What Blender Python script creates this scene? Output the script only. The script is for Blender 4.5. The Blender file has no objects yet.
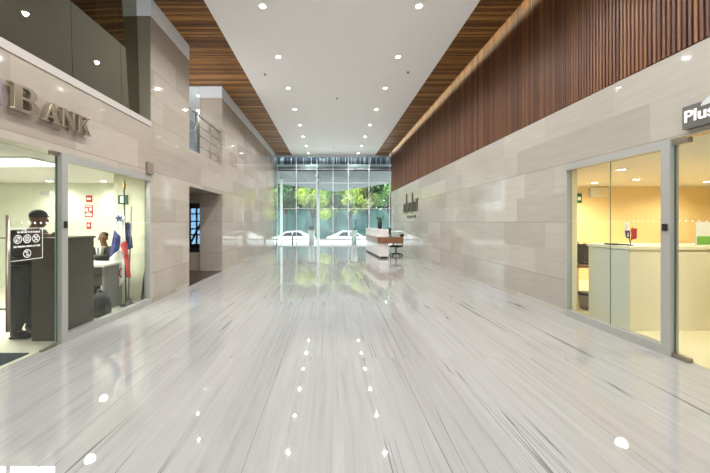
import bpy, bmesh, math, random
from mathutils import Vector, Matrix
random.seed(7)
SC = bpy.context.scene
COL = SC.collection
R = math.radians

# ------------------------------------------------------------------ helpers
def lin(c):
    out = []
    for v in c:
        v /= 255.0
        out.append(v/12.92 if v <= 0.04045 else ((v+0.055)/1.055)**2.4)
    return (*out, 1.0)

def mat(name, c, rough=.5, metal=0., emit=0., spec=.5, ec=None):
    m = bpy.data.materials.new(name); m.use_nodes = True
    b = m.node_tree.nodes['Principled BSDF']
    b.inputs['Base Color'].default_value = lin(c)
    b.inputs['Roughness'].default_value = rough
    b.inputs['Metallic'].default_value = metal
    b.inputs['Specular IOR Level'].default_value = spec
    if emit:
        b.inputs['Emission Color'].default_value = lin(ec or c)
        b.inputs['Emission Strength'].default_value = emit
    return m

class N:
    """tiny node-graph builder"""
    def __init__(s, m): s.m = m; s.t = m.node_tree; s.b = s.t.nodes['Principled BSDF']
    def new(s, kind, **kw):
        n = s.t.nodes.new(kind)
        for k, v in kw.items(): setattr(n, k, v)
        return n
    def put(s, sock, v):
        if hasattr(v, 'is_output') or isinstance(v, bpy.types.NodeSocket): s.t.links.new(v, sock)
        else: sock.default_value = v
    def math(s, op, a, b=0., c=None):
        n = s.new('ShaderNodeMath', operation=op)
        s.put(n.inputs[0], a); s.put(n.inputs[1], b)
        if c is not None: s.put(n.inputs[2], c)
        return n.outputs[0]
    def pos(s):
        g = s.new('ShaderNodeNewGeometry'); x = s.new('ShaderNodeSeparateXYZ')
        s.t.links.new(g.outputs['Position'], x.inputs[0]); return x.outputs
    def xyz(s, x, y, z):
        n = s.new('ShaderNodeCombineXYZ')
        for i, v in enumerate((x, y, z)): s.put(n.inputs[i], v)
        return n.outputs[0]
    def noise(s, vec, scale=1., detail=3., rough=.55, dist=0.):
        n = s.new('ShaderNodeTexNoise'); s.put(n.inputs['Vector'], vec)
        n.inputs['Scale'].default_value = scale; n.inputs['Detail'].default_value = detail
        n.inputs['Roughness'].default_value = rough; n.inputs['Distortion'].default_value = dist
        return n.outputs[0]
    def ramp(s, fac, stops):
        n = s.new('ShaderNodeValToRGB'); s.put(n.inputs[0], fac)
        e = n.color_ramp.elements
        while len(e) < len(stops): e.new(.5)
        for el, (p, c) in zip(e, stops): el.position = p; el.color = c
        return n.outputs[0]
    def mix(s, fac, a, b, mode='MIX'):
        n = s.new('ShaderNodeMix', data_type='RGBA', blend_type=mode)
        s.put(n.inputs[0], fac); s.put(n.inputs[6], a); s.put(n.inputs[7], b)
        return n.outputs[2]
    def color(s, v): s.put(s.b.inputs['Base Color'], v)

def glass(name, tint=(235, 245, 240), refl=1.0, ior=1.5, body=0.0, bodyc=(60, 60, 50), coat=(255, 255, 255)):
    m = bpy.data.materials.new(name); m.use_nodes = True
    t = m.node_tree; t.nodes.clear()
    o = t.nodes.new('ShaderNodeOutputMaterial')
    tr = t.nodes.new('ShaderNodeBsdfTransparent'); tr.inputs[0].default_value = lin(tint)
    gl = t.nodes.new('ShaderNodeBsdfGlossy'); gl.inputs['Roughness'].default_value = 0.0; gl.inputs['Color'].default_value = lin(coat)
    fr = t.nodes.new('ShaderNodeFresnel'); fr.inputs[0].default_value = ior
    mu = t.nodes.new('ShaderNodeMath'); mu.operation = 'MULTIPLY'; mu.inputs[1].default_value = refl
    mx = t.nodes.new('ShaderNodeMixShader')
    ge = t.nodes.new('ShaderNodeNewGeometry'); iv = t.nodes.new('ShaderNodeMath'); iv.operation = 'SUBTRACT'; iv.inputs[0].default_value = 1.
    m3 = t.nodes.new('ShaderNodeMath'); m3.operation = 'MULTIPLY'     # reflect on the outer faces of the pane only
    t.links.new(ge.outputs['Backfacing'], iv.inputs[1]); t.links.new(iv.outputs[0], m3.inputs[0]); t.links.new(mu.outputs[0], m3.inputs[1])
    t.links.new(fr.outputs[0], mu.inputs[0]); t.links.new(m3.outputs[0], mx.inputs[0])
    base = tr.outputs[0]
    if body:
        df = t.nodes.new('ShaderNodeBsdfDiffuse'); df.inputs[0].default_value = lin(bodyc)
        m2 = t.nodes.new('ShaderNodeMixShader'); m2.inputs[0].default_value = body
        t.links.new(tr.outputs[0], m2.inputs[1]); t.links.new(df.outputs[0], m2.inputs[2]); base = m2.outputs[0]
    t.links.new(base, mx.inputs[1]); t.links.new(gl.outputs[0], mx.inputs[2])
    t.links.new(mx.outputs[0], o.inputs[0])
    return m

W = {}      # world location of each object's origin

class MB:
    def __init__(s): s.bm = bmesh.new(); s.mi = 0; s.mats = []
    def use(s, m):
        if m not in s.mats: s.mats.append(m)
        s.mi = s.mats.index(m); return s
    def _tag(s, faces, smooth=False):
        for f in faces: f.material_index = s.mi; f.smooth = smooth
    def box(s, x0, x1, y0, y1, z0, z1, bev=0.):
        b = bmesh.new() if bev else s.bm
        vs = [b.verts.new((x, y, z)) for x in (min(x0,x1), max(x0,x1)) for y in (min(y0,y1), max(y0,y1)) for z in (min(z0,z1), max(z0,z1))]
        fs = [b.faces.new([vs[i] for i in q]) for q in ((0,1,3,2),(4,6,7,5),(0,4,5,1),(2,3,7,6),(0,2,6,4),(1,5,7,3))]
        if bev:
            bmesh.ops.bevel(b, geom=b.edges[:], offset=bev, segments=2, affect='EDGES', profile=.5)
            s.merge(b)
        else: s._tag(fs)
        return s
    def merge(s, b, smooth=False):
        mp = {v: s.bm.verts.new(v.co) for v in b.verts}
        fs = []
        for f in b.faces:
            try: fs.append(s.bm.faces.new([mp[v] for v in f.verts]))
            except ValueError: pass
        s._tag(fs, smooth); b.free(); return s
    def tube(s, pts, r, seg=10, cap=True, radii=None):
        pts = [Vector(p) for p in pts]; rings = []
        for i, p in enumerate(pts):
            d = (pts[min(i+1, len(pts)-1)] - pts[max(i-1, 0)]).normalized()
            u = d.cross(Vector((0, 0, 1)))
            if u.length < 1e-3: u = d.cross(Vector((1, 0, 0)))
            u.normalize(); v = d.cross(u)
            rr = radii[i] if radii else r
            rings.append([s.bm.verts.new(p + (u*math.cos(a) + v*math.sin(a))*rr) for a in [2*math.pi*k/seg for k in range(seg)]])
        fs = []
        for a, b in zip(rings, rings[1:]):
            for k in range(seg): fs.append(s.bm.faces.new((a[k], a[(k+1) % seg], b[(k+1) % seg], b[k])))
        s._tag(fs, True)
        if cap: s._tag([s.bm.faces.new(rings[0][::-1]), s.bm.faces.new(rings[-1])])
        return s
    def cyl(s, p0, p1, r0, r1=None, seg=16):
        return s.tube([p0, p1], r0, seg, True, [r0, r0 if r1 is None else r1])
    def lathe(s, c, prof, seg=24, axis='z'):
        rings = []
        for r, h in prof:
            ring = []
            for k in range(seg):
                a = 2*math.pi*k/seg; u, v = r*math.cos(a), r*math.sin(a)
                q = {'z': (u, v, h), 'x': (h, u, v), 'y': (u, h, v)}[axis]
                ring.append(s.bm.verts.new(Vector(c) + Vector(q)))
            rings.append(ring)
        fs = []
        for a, b in zip(rings, rings[1:]):
            for k in range(seg): fs.append(s.bm.faces.new((a[k], a[(k+1) % seg], b[(k+1) % seg], b[k])))
        s._tag(fs, True)
        s._tag([s.bm.faces.new(rings[0][::-1]), s.bm.faces.new(rings[-1])]); return s
    def ball(s, c, r, seg=16, rot=None):
        b = bmesh.new(); bmesh.ops.create_uvsphere(b, u_segments=seg, v_segments=max(6, seg//2+2), radius=1)
        M = Matrix.Translation(c) @ (rot or Matrix()) @ Matrix.Diagonal((*((r,)*3 if isinstance(r, (int, float)) else r), 1))
        bmesh.ops.transform(b, matrix=M, verts=b.verts); return s.merge(b, True)
    def prism(s, poly, lo, hi, axis='x'):
        """poly of (a,b): axis x -> (y,z), y -> (x,z), z -> (x,y)"""
        def P(a, b, h): return {'x': (h, a, b), 'y': (a, h, b), 'z': (a, b, h)}[axis]
        A = [s.bm.verts.new(P(a, b, lo)) for a, b in poly]; B = [s.bm.verts.new(P(a, b, hi)) for a, b in poly]
        n = len(poly)
        fs = [s.bm.faces.new((A[i], A[(i+1) % n], B[(i+1) % n], B[i])) for i in range(n)]
        fs += [s.bm.faces.new(A[::-1]), s.bm.faces.new(B)]
        s._tag(fs); return s
    def quad(s, *pts, smooth=False):
        s._tag([s.bm.faces.new([s.bm.verts.new(p) for p in pts])], smooth); return s
    def grid(s, f, nu, nv):
        V = [[s.bm.verts.new(f(i/nu, j/nv)) for j in range(nv+1)] for i in range(nu+1)]
        s._tag([s.bm.faces.new((V[i][j], V[i+1][j], V[i+1][j+1], V[i][j+1])) for i in range(nu) for j in range(nv)], True); return s
    def build(s, name, m=None, parent=None, recalc=True):
        if recalc: bmesh.ops.recalc_face_normals(s.bm, faces=s.bm.faces)
        if parent is not None: w = W[parent]
        else:
            xs = [v.co for v in s.bm.verts]
            lo = Vector([min(c[i] for c in xs) for i in range(3)]); hi = Vector([max(c[i] for c in xs) for i in range(3)])
            w = Vector(((lo.x+hi.x)/2, (lo.y+hi.y)/2, lo.z))
        bmesh.ops.translate(s.bm, vec=-w, verts=s.bm.verts)
        me = bpy.data.meshes.new(name); s.bm.to_mesh(me); s.bm.free()
        for x in (s.mats or [m]): me.materials.append(x)
        return link(name, me, parent, w)

def link(name, me, parent=None, w=Vector()):
    o = bpy.data.objects.new(name, me); COL.objects.link(o)
    if parent is not None: o.parent = parent; W[o] = W[parent]
    else: o.location = w; W[o] = Vector(w)
    return o

def tag(o, label=None, cat=None, group=None, kind=None):
    if label: o['label'] = label
    if cat: o['category'] = cat
    if group: o['group'] = group
    if kind: o['kind'] = kind
    return o

def thing(name, loc, label=None, cat=None, group=None, kind=None):
    o = bpy.data.objects.new(name, None); COL.objects.link(o)
    o.location = loc; W[o] = Vector(loc); o.empty_display_size = .1
    return tag(o, label, cat, group, kind)

def struct(o, label=None, cat=None): return tag(o, label, cat, kind='structure')

def copy_tree(o, loc=None, parent=None):
    c = o.copy(); COL.objects.link(c)
    if parent is not None: c.parent = parent
    if loc is not None: c.location = loc
    for ch in list(o.children): copy_tree(ch, None, c)
    return c

def baked(o):
    """evaluate an object's modifiers / curve into a plain mesh and drop the source"""
    dg = bpy.context.evaluated_depsgraph_get()
    me = bpy.data.meshes.new_from_object(o.evaluated_get(dg))
    bpy.data.objects.remove(o, do_unlink=True)
    return me

def skin(nodes, edges, root, sub=2):
    """one continuous skinned surface from named joints: nodes {name: ((x,y,z), r)}"""
    keys = list(nodes); me = bpy.data.meshes.new('s')
    me.from_pydata([nodes[k][0] for k in keys], [(keys.index(a), keys.index(b)) for a, b in edges], [])
    o = bpy.data.objects.new('s', me); COL.objects.link(o)
    o.modifiers.new('k', 'SKIN').use_smooth_shade = True
    if not me.skin_vertices: 
        bpy.context.view_layer.objects.active = o
    for i, k in enumerate(keys):
        r = nodes[k][1]; v = me.skin_vertices[0].data[i]
        v.radius = r if isinstance(r, tuple) else (r, r); v.use_root = (k == root)
    sm = o.modifiers.new('u', 'SUBSURF'); sm.levels = sub; sm.render_levels = sub
    bpy.context.view_layer.update()
    return baked(o)

def part_mesh(name, me, m, parent):
    me.transform(Matrix.Translation(-W[parent])); me.materials.clear(); me.materials.append(m)
    for p in me.polygons: p.material_index = 0; p.use_smooth = True
    return link(name, me, parent)

def glyph(outlines, ext, bev=0.):
    """2-D outlines (with holes) -> extruded mesh in the XY plane"""
    cu = bpy.data.curves.new('g', 'CURVE'); cu.dimensions = '2D'; cu.fill_mode = 'BOTH'
    cu.extrude = ext; cu.bevel_depth = bev; cu.bevel_resolution = 1
    for pts in outlines:
        sp = cu.splines.new('POLY'); sp.points.add(len(pts)-1); sp.use_cyclic_u = True
        for p, (x, y) in zip(sp.points, pts): p.co = (x, y, 0, 1)
    o = bpy.data.objects.new('g', cu); COL.objects.link(o); bpy.context.view_layer.update()
    return baked(o)

def text_mesh(body, size, ext, offset=0.):
    cu = bpy.data.curves.new('t', 'FONT'); cu.body = body; cu.size = size; cu.extrude = ext; cu.offset = offset
    o = bpy.data.objects.new('t', cu); COL.objects.link(o); bpy.context.view_layer.update()
    return baked(o)

# wall lettering frames: u along the reading direction, v up, w out of the wall
def on_left(me, y, z, x):      # read with +Y to the right, on a wall facing +X
    me.transform(Matrix(((0,0,1,x),(1,0,0,y),(0,1,0,z),(0,0,0,1))))
    return me
def on_right(me, y, z, x):     # read with -Y to the right, on a wall facing -X
    me.transform(Matrix(((0,0,-1,x),(-1,0,0,y),(0,1,0,z),(0,0,0,1))))
    return me

# ------------------------------------------------------------------ dimensions
XL, XR = -3.30, 3.80
YE, YB, YR = 19.9, -7.0, -2.0
ZC = 5.63                  # lobby ceiling
ZS = 5.29                  # underside of the white strip over the left wall
FX = 320.0                 # focal length in pixels

# ------------------------------------------------------------------ materials
def stone(name, c1, c2, rough=.2, darkm=(146, 134, 122)):
    m = mat(name, c1, rough, spec=.22); n = N(m); p = n.pos()
    u = n.math('ADD', p[0], p[1])
    v = n.math('SUBTRACT', p[2], .56)
    br = n.new('ShaderNodeTexBrick', offset=.37, offset_frequency=2, squash=.62, squash_frequency=3)
    n.put(br.inputs['Vector'], n.xyz(u, v, 0.))
    br.inputs['Color1'].default_value = lin(c1); br.inputs['Color2'].default_value = lin(c2)
    br.inputs['Mortar'].default_value = lin([a*.93 for a in c2])
    br.inputs['Scale'].default_value = 1.; br.inputs['Mortar Size'].default_value = .0012
    br.inputs['Mortar Smooth'].default_value = .3
    br.inputs['Brick Width'].default_value = 1.35; br.inputs['Row Height'].default_value = .47
    gr = n.noise(n.xyz(n.math('MULTIPLY', u, 1.2), n.math('MULTIPLY', v, 9.), 0.), 1.6, 4., .6, .4)
    grain = n.ramp(gr, [(.3, (.93, .92, .91, 1)), (.7, (1.03, 1.02, 1.02, 1))])
    k = n.noise(n.xyz(n.math('MULTIPLY', u, .35), n.math('MULTIPLY', v, .5), 3.), 1., 2.)
    c = n.mix(1., br.outputs[0], grain, 'MULTIPLY')
    c = n.mix(1., c, n.ramp(k, [(.35, (.95, .95, .95, 1)), (.65, (1.03, 1.03, 1.03, 1))]), 'MULTIPLY')
    # the open joint every second course
    d = n.math('ABSOLUTE', n.math('SUBTRACT', n.math('FRACT', n.math('DIVIDE', v, .94)), .5))
    j = n.math('GREATER_THAN', d, .4935)
    n.color(n.mix(j, c, lin(darkm)))
    return m

def planks(name, axis, period, cols, rough=.42):
    m = mat(name, cols[0], rough); n = N(m); p = n.pos()
    k = n.math('FLOOR', n.math('DIVIDE', p[axis], period))
    wn = n.new('ShaderNodeTexWhiteNoise', noise_dimensions='1D'); n.put(wn.inputs['W'], k)
    other = [a for a in (0, 1, 2) if a != axis]
    st = [None]*3
    for a in range(3): st[a] = n.math('MULTIPLY', p[a], 40. if a == axis else 2.2)
    g = n.noise(n.xyz(*st), 1., 3., .6, .6)
    f = n.math('ADD', n.math('MULTIPLY', wn.outputs[0], .75), n.math('MULTIPLY', n.math('SUBTRACT', g, .38), 1.1))
    n.color(n.ramp(f, [(.05, lin(cols[0])), (.5, lin(cols[1])), (.95, lin(cols[2]))]))
    return m

def floor_marble():
    m = mat('streaked_marble', (205, 200, 194), .018, spec=.75); n = N(m); p = n.pos()
    kx = n.math('FLOOR', n.math('DIVIDE', n.math('ADD', p[0], .53), 1.26))
    ky = n.math('FLOOR', n.math('DIVIDE', n.math('SUBTRACT', p[1], 1.03), 2.5))
    wn = n.new('ShaderNodeTexWhiteNoise', noise_dimensions='2D'); n.put(wn.inputs['Vector'], n.xyz(kx, ky, 0.))
    off = n.math('MULTIPLY', wn.outputs[0], 37.)
    xx, yy = p[0], n.math('ADD', p[1], off)
    a = n.noise(n.xyz(n.math('MULTIPLY', xx, 17.), n.math('MULTIPLY', yy, .55), off), 1., 6., .72, .5)
    base = n.ramp(a, [(.25, lin((140, 138, 136))), (.44, lin((157, 156, 155))), (.60, lin((163, 162, 161))), (.8, lin((176, 175, 174)))])
    # fine dark veins, thin ridges of a stretched noise
    b = n.noise(n.xyz(n.math('MULTIPLY', xx, 6.), n.math('MULTIPLY', yy, .11), n.math('ADD', off, 4.)), 1., 2., .5, .0)
    ridge = n.math('ABSOLUTE', n.math('SUBTRACT', b, .5))
    vein = n.math('SUBTRACT', 1., n.math('MINIMUM', n.math('DIVIDE', ridge, .008), 1.))
    msk = n.noise(n.xyz(n.math('MULTIPLY', xx, 1.5), n.math('MULTIPLY', yy, .45), n.math('ADD', off, 9.)), 1., 2.)
    mk = n.ramp(msk, [(.49, (0, 0, 0, 1)), (.55, (1, 1, 1, 1))])
    c = n.mix(n.math('MULTIPLY', n.math('MULTIPLY', vein, mk), .9), base, lin((78, 76, 75)))
    # slab joints
    def joint(coord, o, per, w):
        d = n.math('FRACT', n.math('DIVIDE', n.math('SUBTRACT', coord, o), per))
        d = n.math('MINIMUM', d, n.math('SUBTRACT', 1., d))
        return n.math('LESS_THAN', d, w/per)
    jx = joint(p[0], -.53, 1.26, .003)
    jy = joint(p[1], 1.03, 2.5, .0035)
    c = n.mix(n.math('MULTIPLY', jx, .65), c, lin((120, 114, 108)))
    c = n.mix(n.math('MULTIPLY', jy, .3), c, lin((140, 134, 128)))
    n.color(c)
    return m

M = dict(
    sill=mat('pale_stone_sill', (178, 172, 164), .4),
    stone_l=stone('pale_stone_left', (179, 169, 157), (160, 150, 138), .06),
    stone_r=stone('pale_stone_right', (182, 177, 166), (163, 158, 147), .06),
    floor=floor_marble(),
    white=mat('white_paint', (243, 241, 239), .6),
    strip=mat('white_metal_strip', (222, 226, 230), .35),
    slat_wall=planks('red_brown_slats', 1, .053, [(74, 39, 20), (103, 61, 33), (130, 86, 49)]),
    slat_soffit=planks('golden_brown_slats', 1, .06, [(82, 52, 25), (134, 89, 46), (190, 138, 76)]),
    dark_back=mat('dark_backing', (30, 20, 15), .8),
    alu=mat('satin_aluminium', (174, 174, 169), .4, .4),
    alu_pale=mat('pale_aluminium', (205, 210, 212), .4, .3),
    steel=mat('brushed_steel', (165, 155, 140), .3, .9),
    bronze=mat('polished_bronze_steel', (186, 174, 154), .2, .8),
    black=mat('black_plastic', (18, 18, 19), .45),
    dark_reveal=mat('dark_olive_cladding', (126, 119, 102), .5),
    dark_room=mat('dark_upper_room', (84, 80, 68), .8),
    glass=glass('clear_glass', (246, 249, 246)),
    glass_end=glass('curtain_wall_glass', (238, 245, 243)),
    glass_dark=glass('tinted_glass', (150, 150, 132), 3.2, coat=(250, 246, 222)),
    glass_edge=mat('green_glass_edge', (88, 116, 98), .2),
    bank_wall=mat('pale_green_white_paint', (232, 234, 216), .6),
    bank_side=mat('pale_cream_paint', (216, 214, 188), .55),
    bank_floor=mat('bank_floor_tile', (222, 216, 200), .25),
    office_wall=mat('warm_ochre_paint', (240, 212, 156), .6),
    office_cream=mat('cream_paint', (240, 224, 186), .6),
    office_floor=mat('cream_floor_tile', (232, 218, 186), .25),
    counter_dark=mat('dark_brown_laminate', (66, 58, 50), .4),
    counter_white=mat('cream_laminate', (232, 224, 200), .35),
    counter_side=mat('pale_grey_laminate', (206, 204, 192), .35),
    desk_white=mat('white_marble_panel', (232, 226, 220), .2),
    decal=mat('white_vinyl', (242, 242, 238), .5),
    dark_floor=mat('dark_passage_floor', (62, 52, 46), .3),
    shaded_reveal=mat('shaded_stone_reveal', (158, 136, 114), .35),  # the wall stone with its shade put into the colour; not assigned
    concrete=mat('pale_concrete', (226, 226, 222), .8),
    asphalt=mat('grey_street', (214, 214, 212), .85),
    canopy=mat('grey_canopy_soffit', (112, 115, 120), .5),
    red=mat('red_print', (196, 40, 38), .5),
    green=mat('exit_green', (22, 92, 52), .5),
    lime=mat('lime_green_print', (120, 176, 74), .5),
    navy=mat('navy_cloth', (36, 48, 112), .7),
    flag_red=mat('red_cloth', (178, 38, 44), .7),
    cloth_white=mat('white_cloth', (232, 230, 222), .7),
    gold=mat('gold_brass', (190, 150, 70), .3, .9),
    pot_white=mat('white_planter', (224, 224, 218), .5),
    leaf_dark=mat('dark_green_leaf', (52, 92, 48), .6),
    trunk=mat('tree_bark', (58, 50, 42), .9),
    teal=mat('teal_hoarding', (64, 96, 95), .7),
    car_white=mat('white_car_paint', (232, 234, 236), .2),
    car_glass=mat('car_window', (38, 46, 52), .1),
    tyre=mat('black_tyre', (26, 26, 27), .8),
    suit=mat('charcoal_suit', (36, 34, 36), .8),
    uniform=mat('black_uniform', (38, 37, 37), .85),
    trousers=mat('dark_grey_trousers', (50, 48, 46), .85),
    skin=mat('brown_skin', (112, 76, 56), .55),
    hair=mat('black_hair', (24, 20, 18), .7),
    shirt=mat('white_shirt', (226, 226, 222), .7),
    tie=mat('grey_tie', (120, 124, 128), .6),
    grey=mat('mid_grey_plastic', (120, 118, 114), .5),
    sign_grey=mat('dark_grey_sign', (98, 96, 92), .35),
    lamp=mat('lamp_face', (255, 250, 240), .5, 0., 26., ec=(255, 248, 236)),
    panel=mat('panel_lamp_face', (255, 252, 240), .5, 0., 3.2, ec=(255, 253, 240)),
    cove=mat('cove_lamp_face', (255, 220, 150), .5, 0., 9., ec=(240, 236, 196)),
    navy_metal=mat('dark_blue_fin', (38, 58, 88), .5),
    white_metal=mat('white_post', (232, 234, 232), .5),
    mat_blue=mat('dark_blue_mat', (34, 44, 54), .95),
    wood_desk=planks('desk_wood', 0, 9., [(108, 70, 44), (124, 82, 52), (140, 94, 60)], .3),
)
def leaf_mat(name, a, b):
    m = mat(name, a, .55); n = N(m)
    oi = n.new('ShaderNodeNewGeometry')
    n.color(n.ramp(oi.outputs['Random Per Island'], [(.0, lin(a)), (1., lin(b))]))
    n.b.inputs['Transmission Weight'].default_value = 0.
    n.b.inputs['Subsurface Weight'].default_value = 0.
    return m
M['leaf_lime'] = leaf_mat('lime_leaves', (96, 128, 38), (168, 178, 78))
M['leaf_mid'] = leaf_mat('mid_green_leaves', (52, 94, 40), (112, 146, 70))
M['leaf_deep'] = leaf_mat('deep_green_leaves', (28, 62, 36), (70, 110, 60))
M['leaf_pink'] = leaf_mat('pale_olive_leaves', (104, 118, 66), (158, 154, 108))

# ------------------------------------------------------------------ the room shell
o = MB().box(-9.5, 10.5, YB-.3, YE+.4, -.2, 0).build('floor', M['floor']); struct(o)
o = MB().box(-9., XL-.06, YR, 7.4, 0, .004).build('floor_bank', M['bank_floor']); struct(o)
o = MB().box(XR+.06, 10.2, .6, 8.3, 0, .004).build('floor_office', M['office_floor']); struct(o)
o = MB().box(-9., XL, 7.5, 15., 0, .004).build('floor_passage', M['dark_floor']); struct(o)

# white ceiling slab between the two wooden soffits
o = MB().box(-2.35, 2.80, YB, YE, ZC, ZC+.22).build('ceiling', M['white']); struct(o)
# soffits of crosswise slats
for nm, x0, x1 in (('left', -4.62, -2.35), ('right', 2.80, 3.62)):
    b = MB(); y = YB+.02
    while y < YE-.07:
        xa = x0 if (nm == 'right' or 7.5 < y < 9.72) else XL-.02
        b.box(xa, x1, y, y+.044, ZC, ZC+.06); y += .06
    b.build('ceiling_soffit_'+nm, M['slat_soffit'])['kind'] = 'structure'
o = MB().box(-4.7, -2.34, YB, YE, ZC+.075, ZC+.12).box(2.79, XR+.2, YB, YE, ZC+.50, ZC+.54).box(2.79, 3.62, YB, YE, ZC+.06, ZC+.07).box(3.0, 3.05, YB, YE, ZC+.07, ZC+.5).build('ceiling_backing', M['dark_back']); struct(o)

# left wall of pale stone: one shell with its openings
b = MB()
b.box(XL-.25, XL, YB, 2.2, 0, 2.35)                # before the bank front
b.box(XL-.25, XL, YB, 5.90, 2.35, 3.25)            # header over the bank front
b.box(-4.02, XL, 6.10, 7.5, 0, ZS)                 # pier
b.box(XL-.12, XL, 5.90, 6.10, 0, ZS)               # pier return
b.box(-4.7, XL, 7.5, 9.8, 2.34, 3.23)              # lintel between passage and gallery
b.box(-3.99, XL, 9.8, YE, 0, ZS)                   # far block
o = b.build('wall_left', M['stone_l']); struct(o)
b = MB()
b.box(XL-.36, XL+.012, YB, 5.90, 3.25, 3.35).box(XL-.36, XL-.12, 5.90, 6.10, 3.25, 3.35)
b.build('trim_1', M['sill'])['kind'] = 'structure'
b = MB()
b.box(-4.31, XL+.006, 5.88, 7.5, ZS, ZC)
b.box(-3.995, XL+.006, 9.74, YE, ZS, ZC)
b.build('trim_2', M['strip'])['kind'] = 'structure'
# dark cladding of the upper window recess and the room behind it
b = MB()
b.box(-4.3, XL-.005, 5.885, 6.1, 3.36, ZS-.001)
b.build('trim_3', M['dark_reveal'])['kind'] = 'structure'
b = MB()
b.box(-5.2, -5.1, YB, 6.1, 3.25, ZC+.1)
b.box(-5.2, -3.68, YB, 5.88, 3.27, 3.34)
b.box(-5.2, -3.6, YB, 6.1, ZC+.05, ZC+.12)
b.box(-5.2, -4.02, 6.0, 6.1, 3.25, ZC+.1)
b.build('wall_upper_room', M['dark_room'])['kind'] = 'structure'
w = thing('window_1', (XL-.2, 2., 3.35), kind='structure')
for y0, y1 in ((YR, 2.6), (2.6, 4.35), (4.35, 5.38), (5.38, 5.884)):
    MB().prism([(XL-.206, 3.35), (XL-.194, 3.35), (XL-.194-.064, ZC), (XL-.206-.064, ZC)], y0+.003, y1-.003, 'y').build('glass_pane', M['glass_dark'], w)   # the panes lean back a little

# wall between the bank and the passage, bank shell
o = MB().box(-9.2, -4.02, 7.4, 7.5, 0, 3.0).build('wall_bank_rear', M['bank_wall']); struct(o)
o = MB().box(-4.10, XL-.12, 6.08, 6.10, 0, 2.45).box(-4.10, -4.02, 6.1, 7.4, 0, 2.45).build('wall_bank_side', M['bank_side']); struct(o)
o = MB().box(-9.2, -9., YR, 7.5, 0, 3.).build('wall_bank_left', M['bank_wall']); struct(o)
o = MB().box(-9., XL-.2, YR-.1, YR, 0, 3.).build('wall_bank_front', M['bank_wall']); struct(o)
o = MB().box(-9.2, XL-.25, YR, 7.4, 2.40, 2.46).build('ceiling_bank', M['white']); struct(o)

# passage and gallery behind the far block
b = MB()
b.box(-9.2, -3.99, 14.9, 15., 0, .42); b.box(-9.2, -3.99, 14.9, 15., 2.6, ZC)
b.box(-9.2, -6.9, 14.9, 15., .42, 2.6); b.box(-5.0, -3.99, 14.9, 15., .42, 2.6)
b.box(-9.3, -9.2, 7.5, 15., 0, ZC)
b.build('wall_passage', M['grey'])['kind'] = 'structure'
o = MB().box(-9.2, -3.99, 9.8, 15., 2.9, 3.23).box(-9.2, -4.7, 7.5, 9.8, 2.9, 3.23).build('floor_gallery', M['white']); struct(o)
o = MB().box(-9.2, -3.99, 9.8, 15., ZC, ZC+.06).box(-9.2, -4.62, 7.5, 9.8, ZC, ZC+.06).build('ceiling_gallery', M['strip']); struct(o)
o = MB().box(-9.2, -3.99, 14.8, 14.9, 3.23, ZC).build('wall_gallery', mat('pale_blue_grey_paint', (176, 190, 200), .5)); struct(o)
w = thing('window_2', (-5.95, 14.93, .42), kind='structure')
b = MB()
for x in (-6.9, -6.25, -5.62, -5.06): b.box(x, x+.06, 14.9, 14.96, .42, 2.6)
for z in (.42, 1.15, 1.85, 2.54): b.box(-6.9, -5., 14.9, 14.96, z, z+.06)
b.build('frame', M['black'], w)
MB().box(-6.88, -5.02, 14.925, 14.935, .44, 2.58).build('glass_pane', M['glass'], w)
o = MB().box(-4.7, -3.99, 9.9, 10.0, 0, .56).box(-4.7, -3.99, 9.9, 10.0, 2.08, 2.9).build('wall_passage_end', M['stone_l']); struct(o)
w = thing('window_6', (-4.35, 9.95, .56), kind='structure')
b = MB()
b.box(-4.7, -3.99, 9.9, 9.97, 1.92, 2.08).box(-4.7, -3.99, 9.9, 9.97, .56, .68)
for x in (-4.7, -4.37, -4.03): b.box(x, x+.04, 9.9, 9.97, .68, 1.92)
for z in (1.08, 1.50): b.box(-4.7, -3.99, 9.91, 9.96, z, z+.04)
b.build('frame', M['black'], w)
MB().box(-4.68, -4.0, 9.93, 9.94, .68, 1.92).build('glass_pane', glass('blue_tinted_glass', (150, 172, 190)), w)
b = MB().tube([(-4.75, 10.6, .55), (-4.2, 10.6, 1.62)], .035, 8).tube([(-4.75, 10.6, 0.004), (-4.75, 10.6, .57)], .035, 8)
o = b.build('stair_rail', M['black']); tag(o, 'dark slanted rail behind the small passage window', 'railing')
# right wall
b = MB()
b.box(XR, XR+.15, YB, 2.4, 0, 3.35)
b.box(XR, XR+.15, 2.4, 5.15, 2.42, 3.35)
b.box(XR, XR+.15, 5.15, YE, 0, 3.35)
o = b.build('wall_right', M['stone_r']); struct(o)
b = MB(); y = YB+.02
while y < YE-.06:
    b.box(XR-.01, XR+.05, y, y+.032, 3.36, ZC+.5); y += .053
o = b.build('wall_right_slats', M['slat_wall']); struct(o)
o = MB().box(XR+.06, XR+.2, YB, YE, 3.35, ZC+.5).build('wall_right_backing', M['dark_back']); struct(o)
# open rear end and bright ground added unseen to bounce daylight onto the ceiling
o = MB().box(-14, 14, -24, YB, -.2, -.02).build('ground_rear_bounce', M['concrete']); struct(o)
# right office shell
o = MB().box(XR+.15, 10.2, 8.3, 8.4, 0, 2.6).build('wall_office_rear', M['office_wall']); struct(o)
o = MB().box(XR+.075, 3.955, 5.12, 5.30, 0, 2.42).build('wall_office_pier', M['office_cream']); struct(o)
o = MB().box(10.2, 10.3, .6, 8.4, 0, 2.6).box(XR+.15, 10.2, .5, .6, 0, 2.6).build('wall_office_right', M['office_cream']); struct(o)
o = MB().box(XR+.15, 10.3, .5, 8.4, 2.42, 2.48).build('ceiling_office', M['white']); struct(o)

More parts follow.
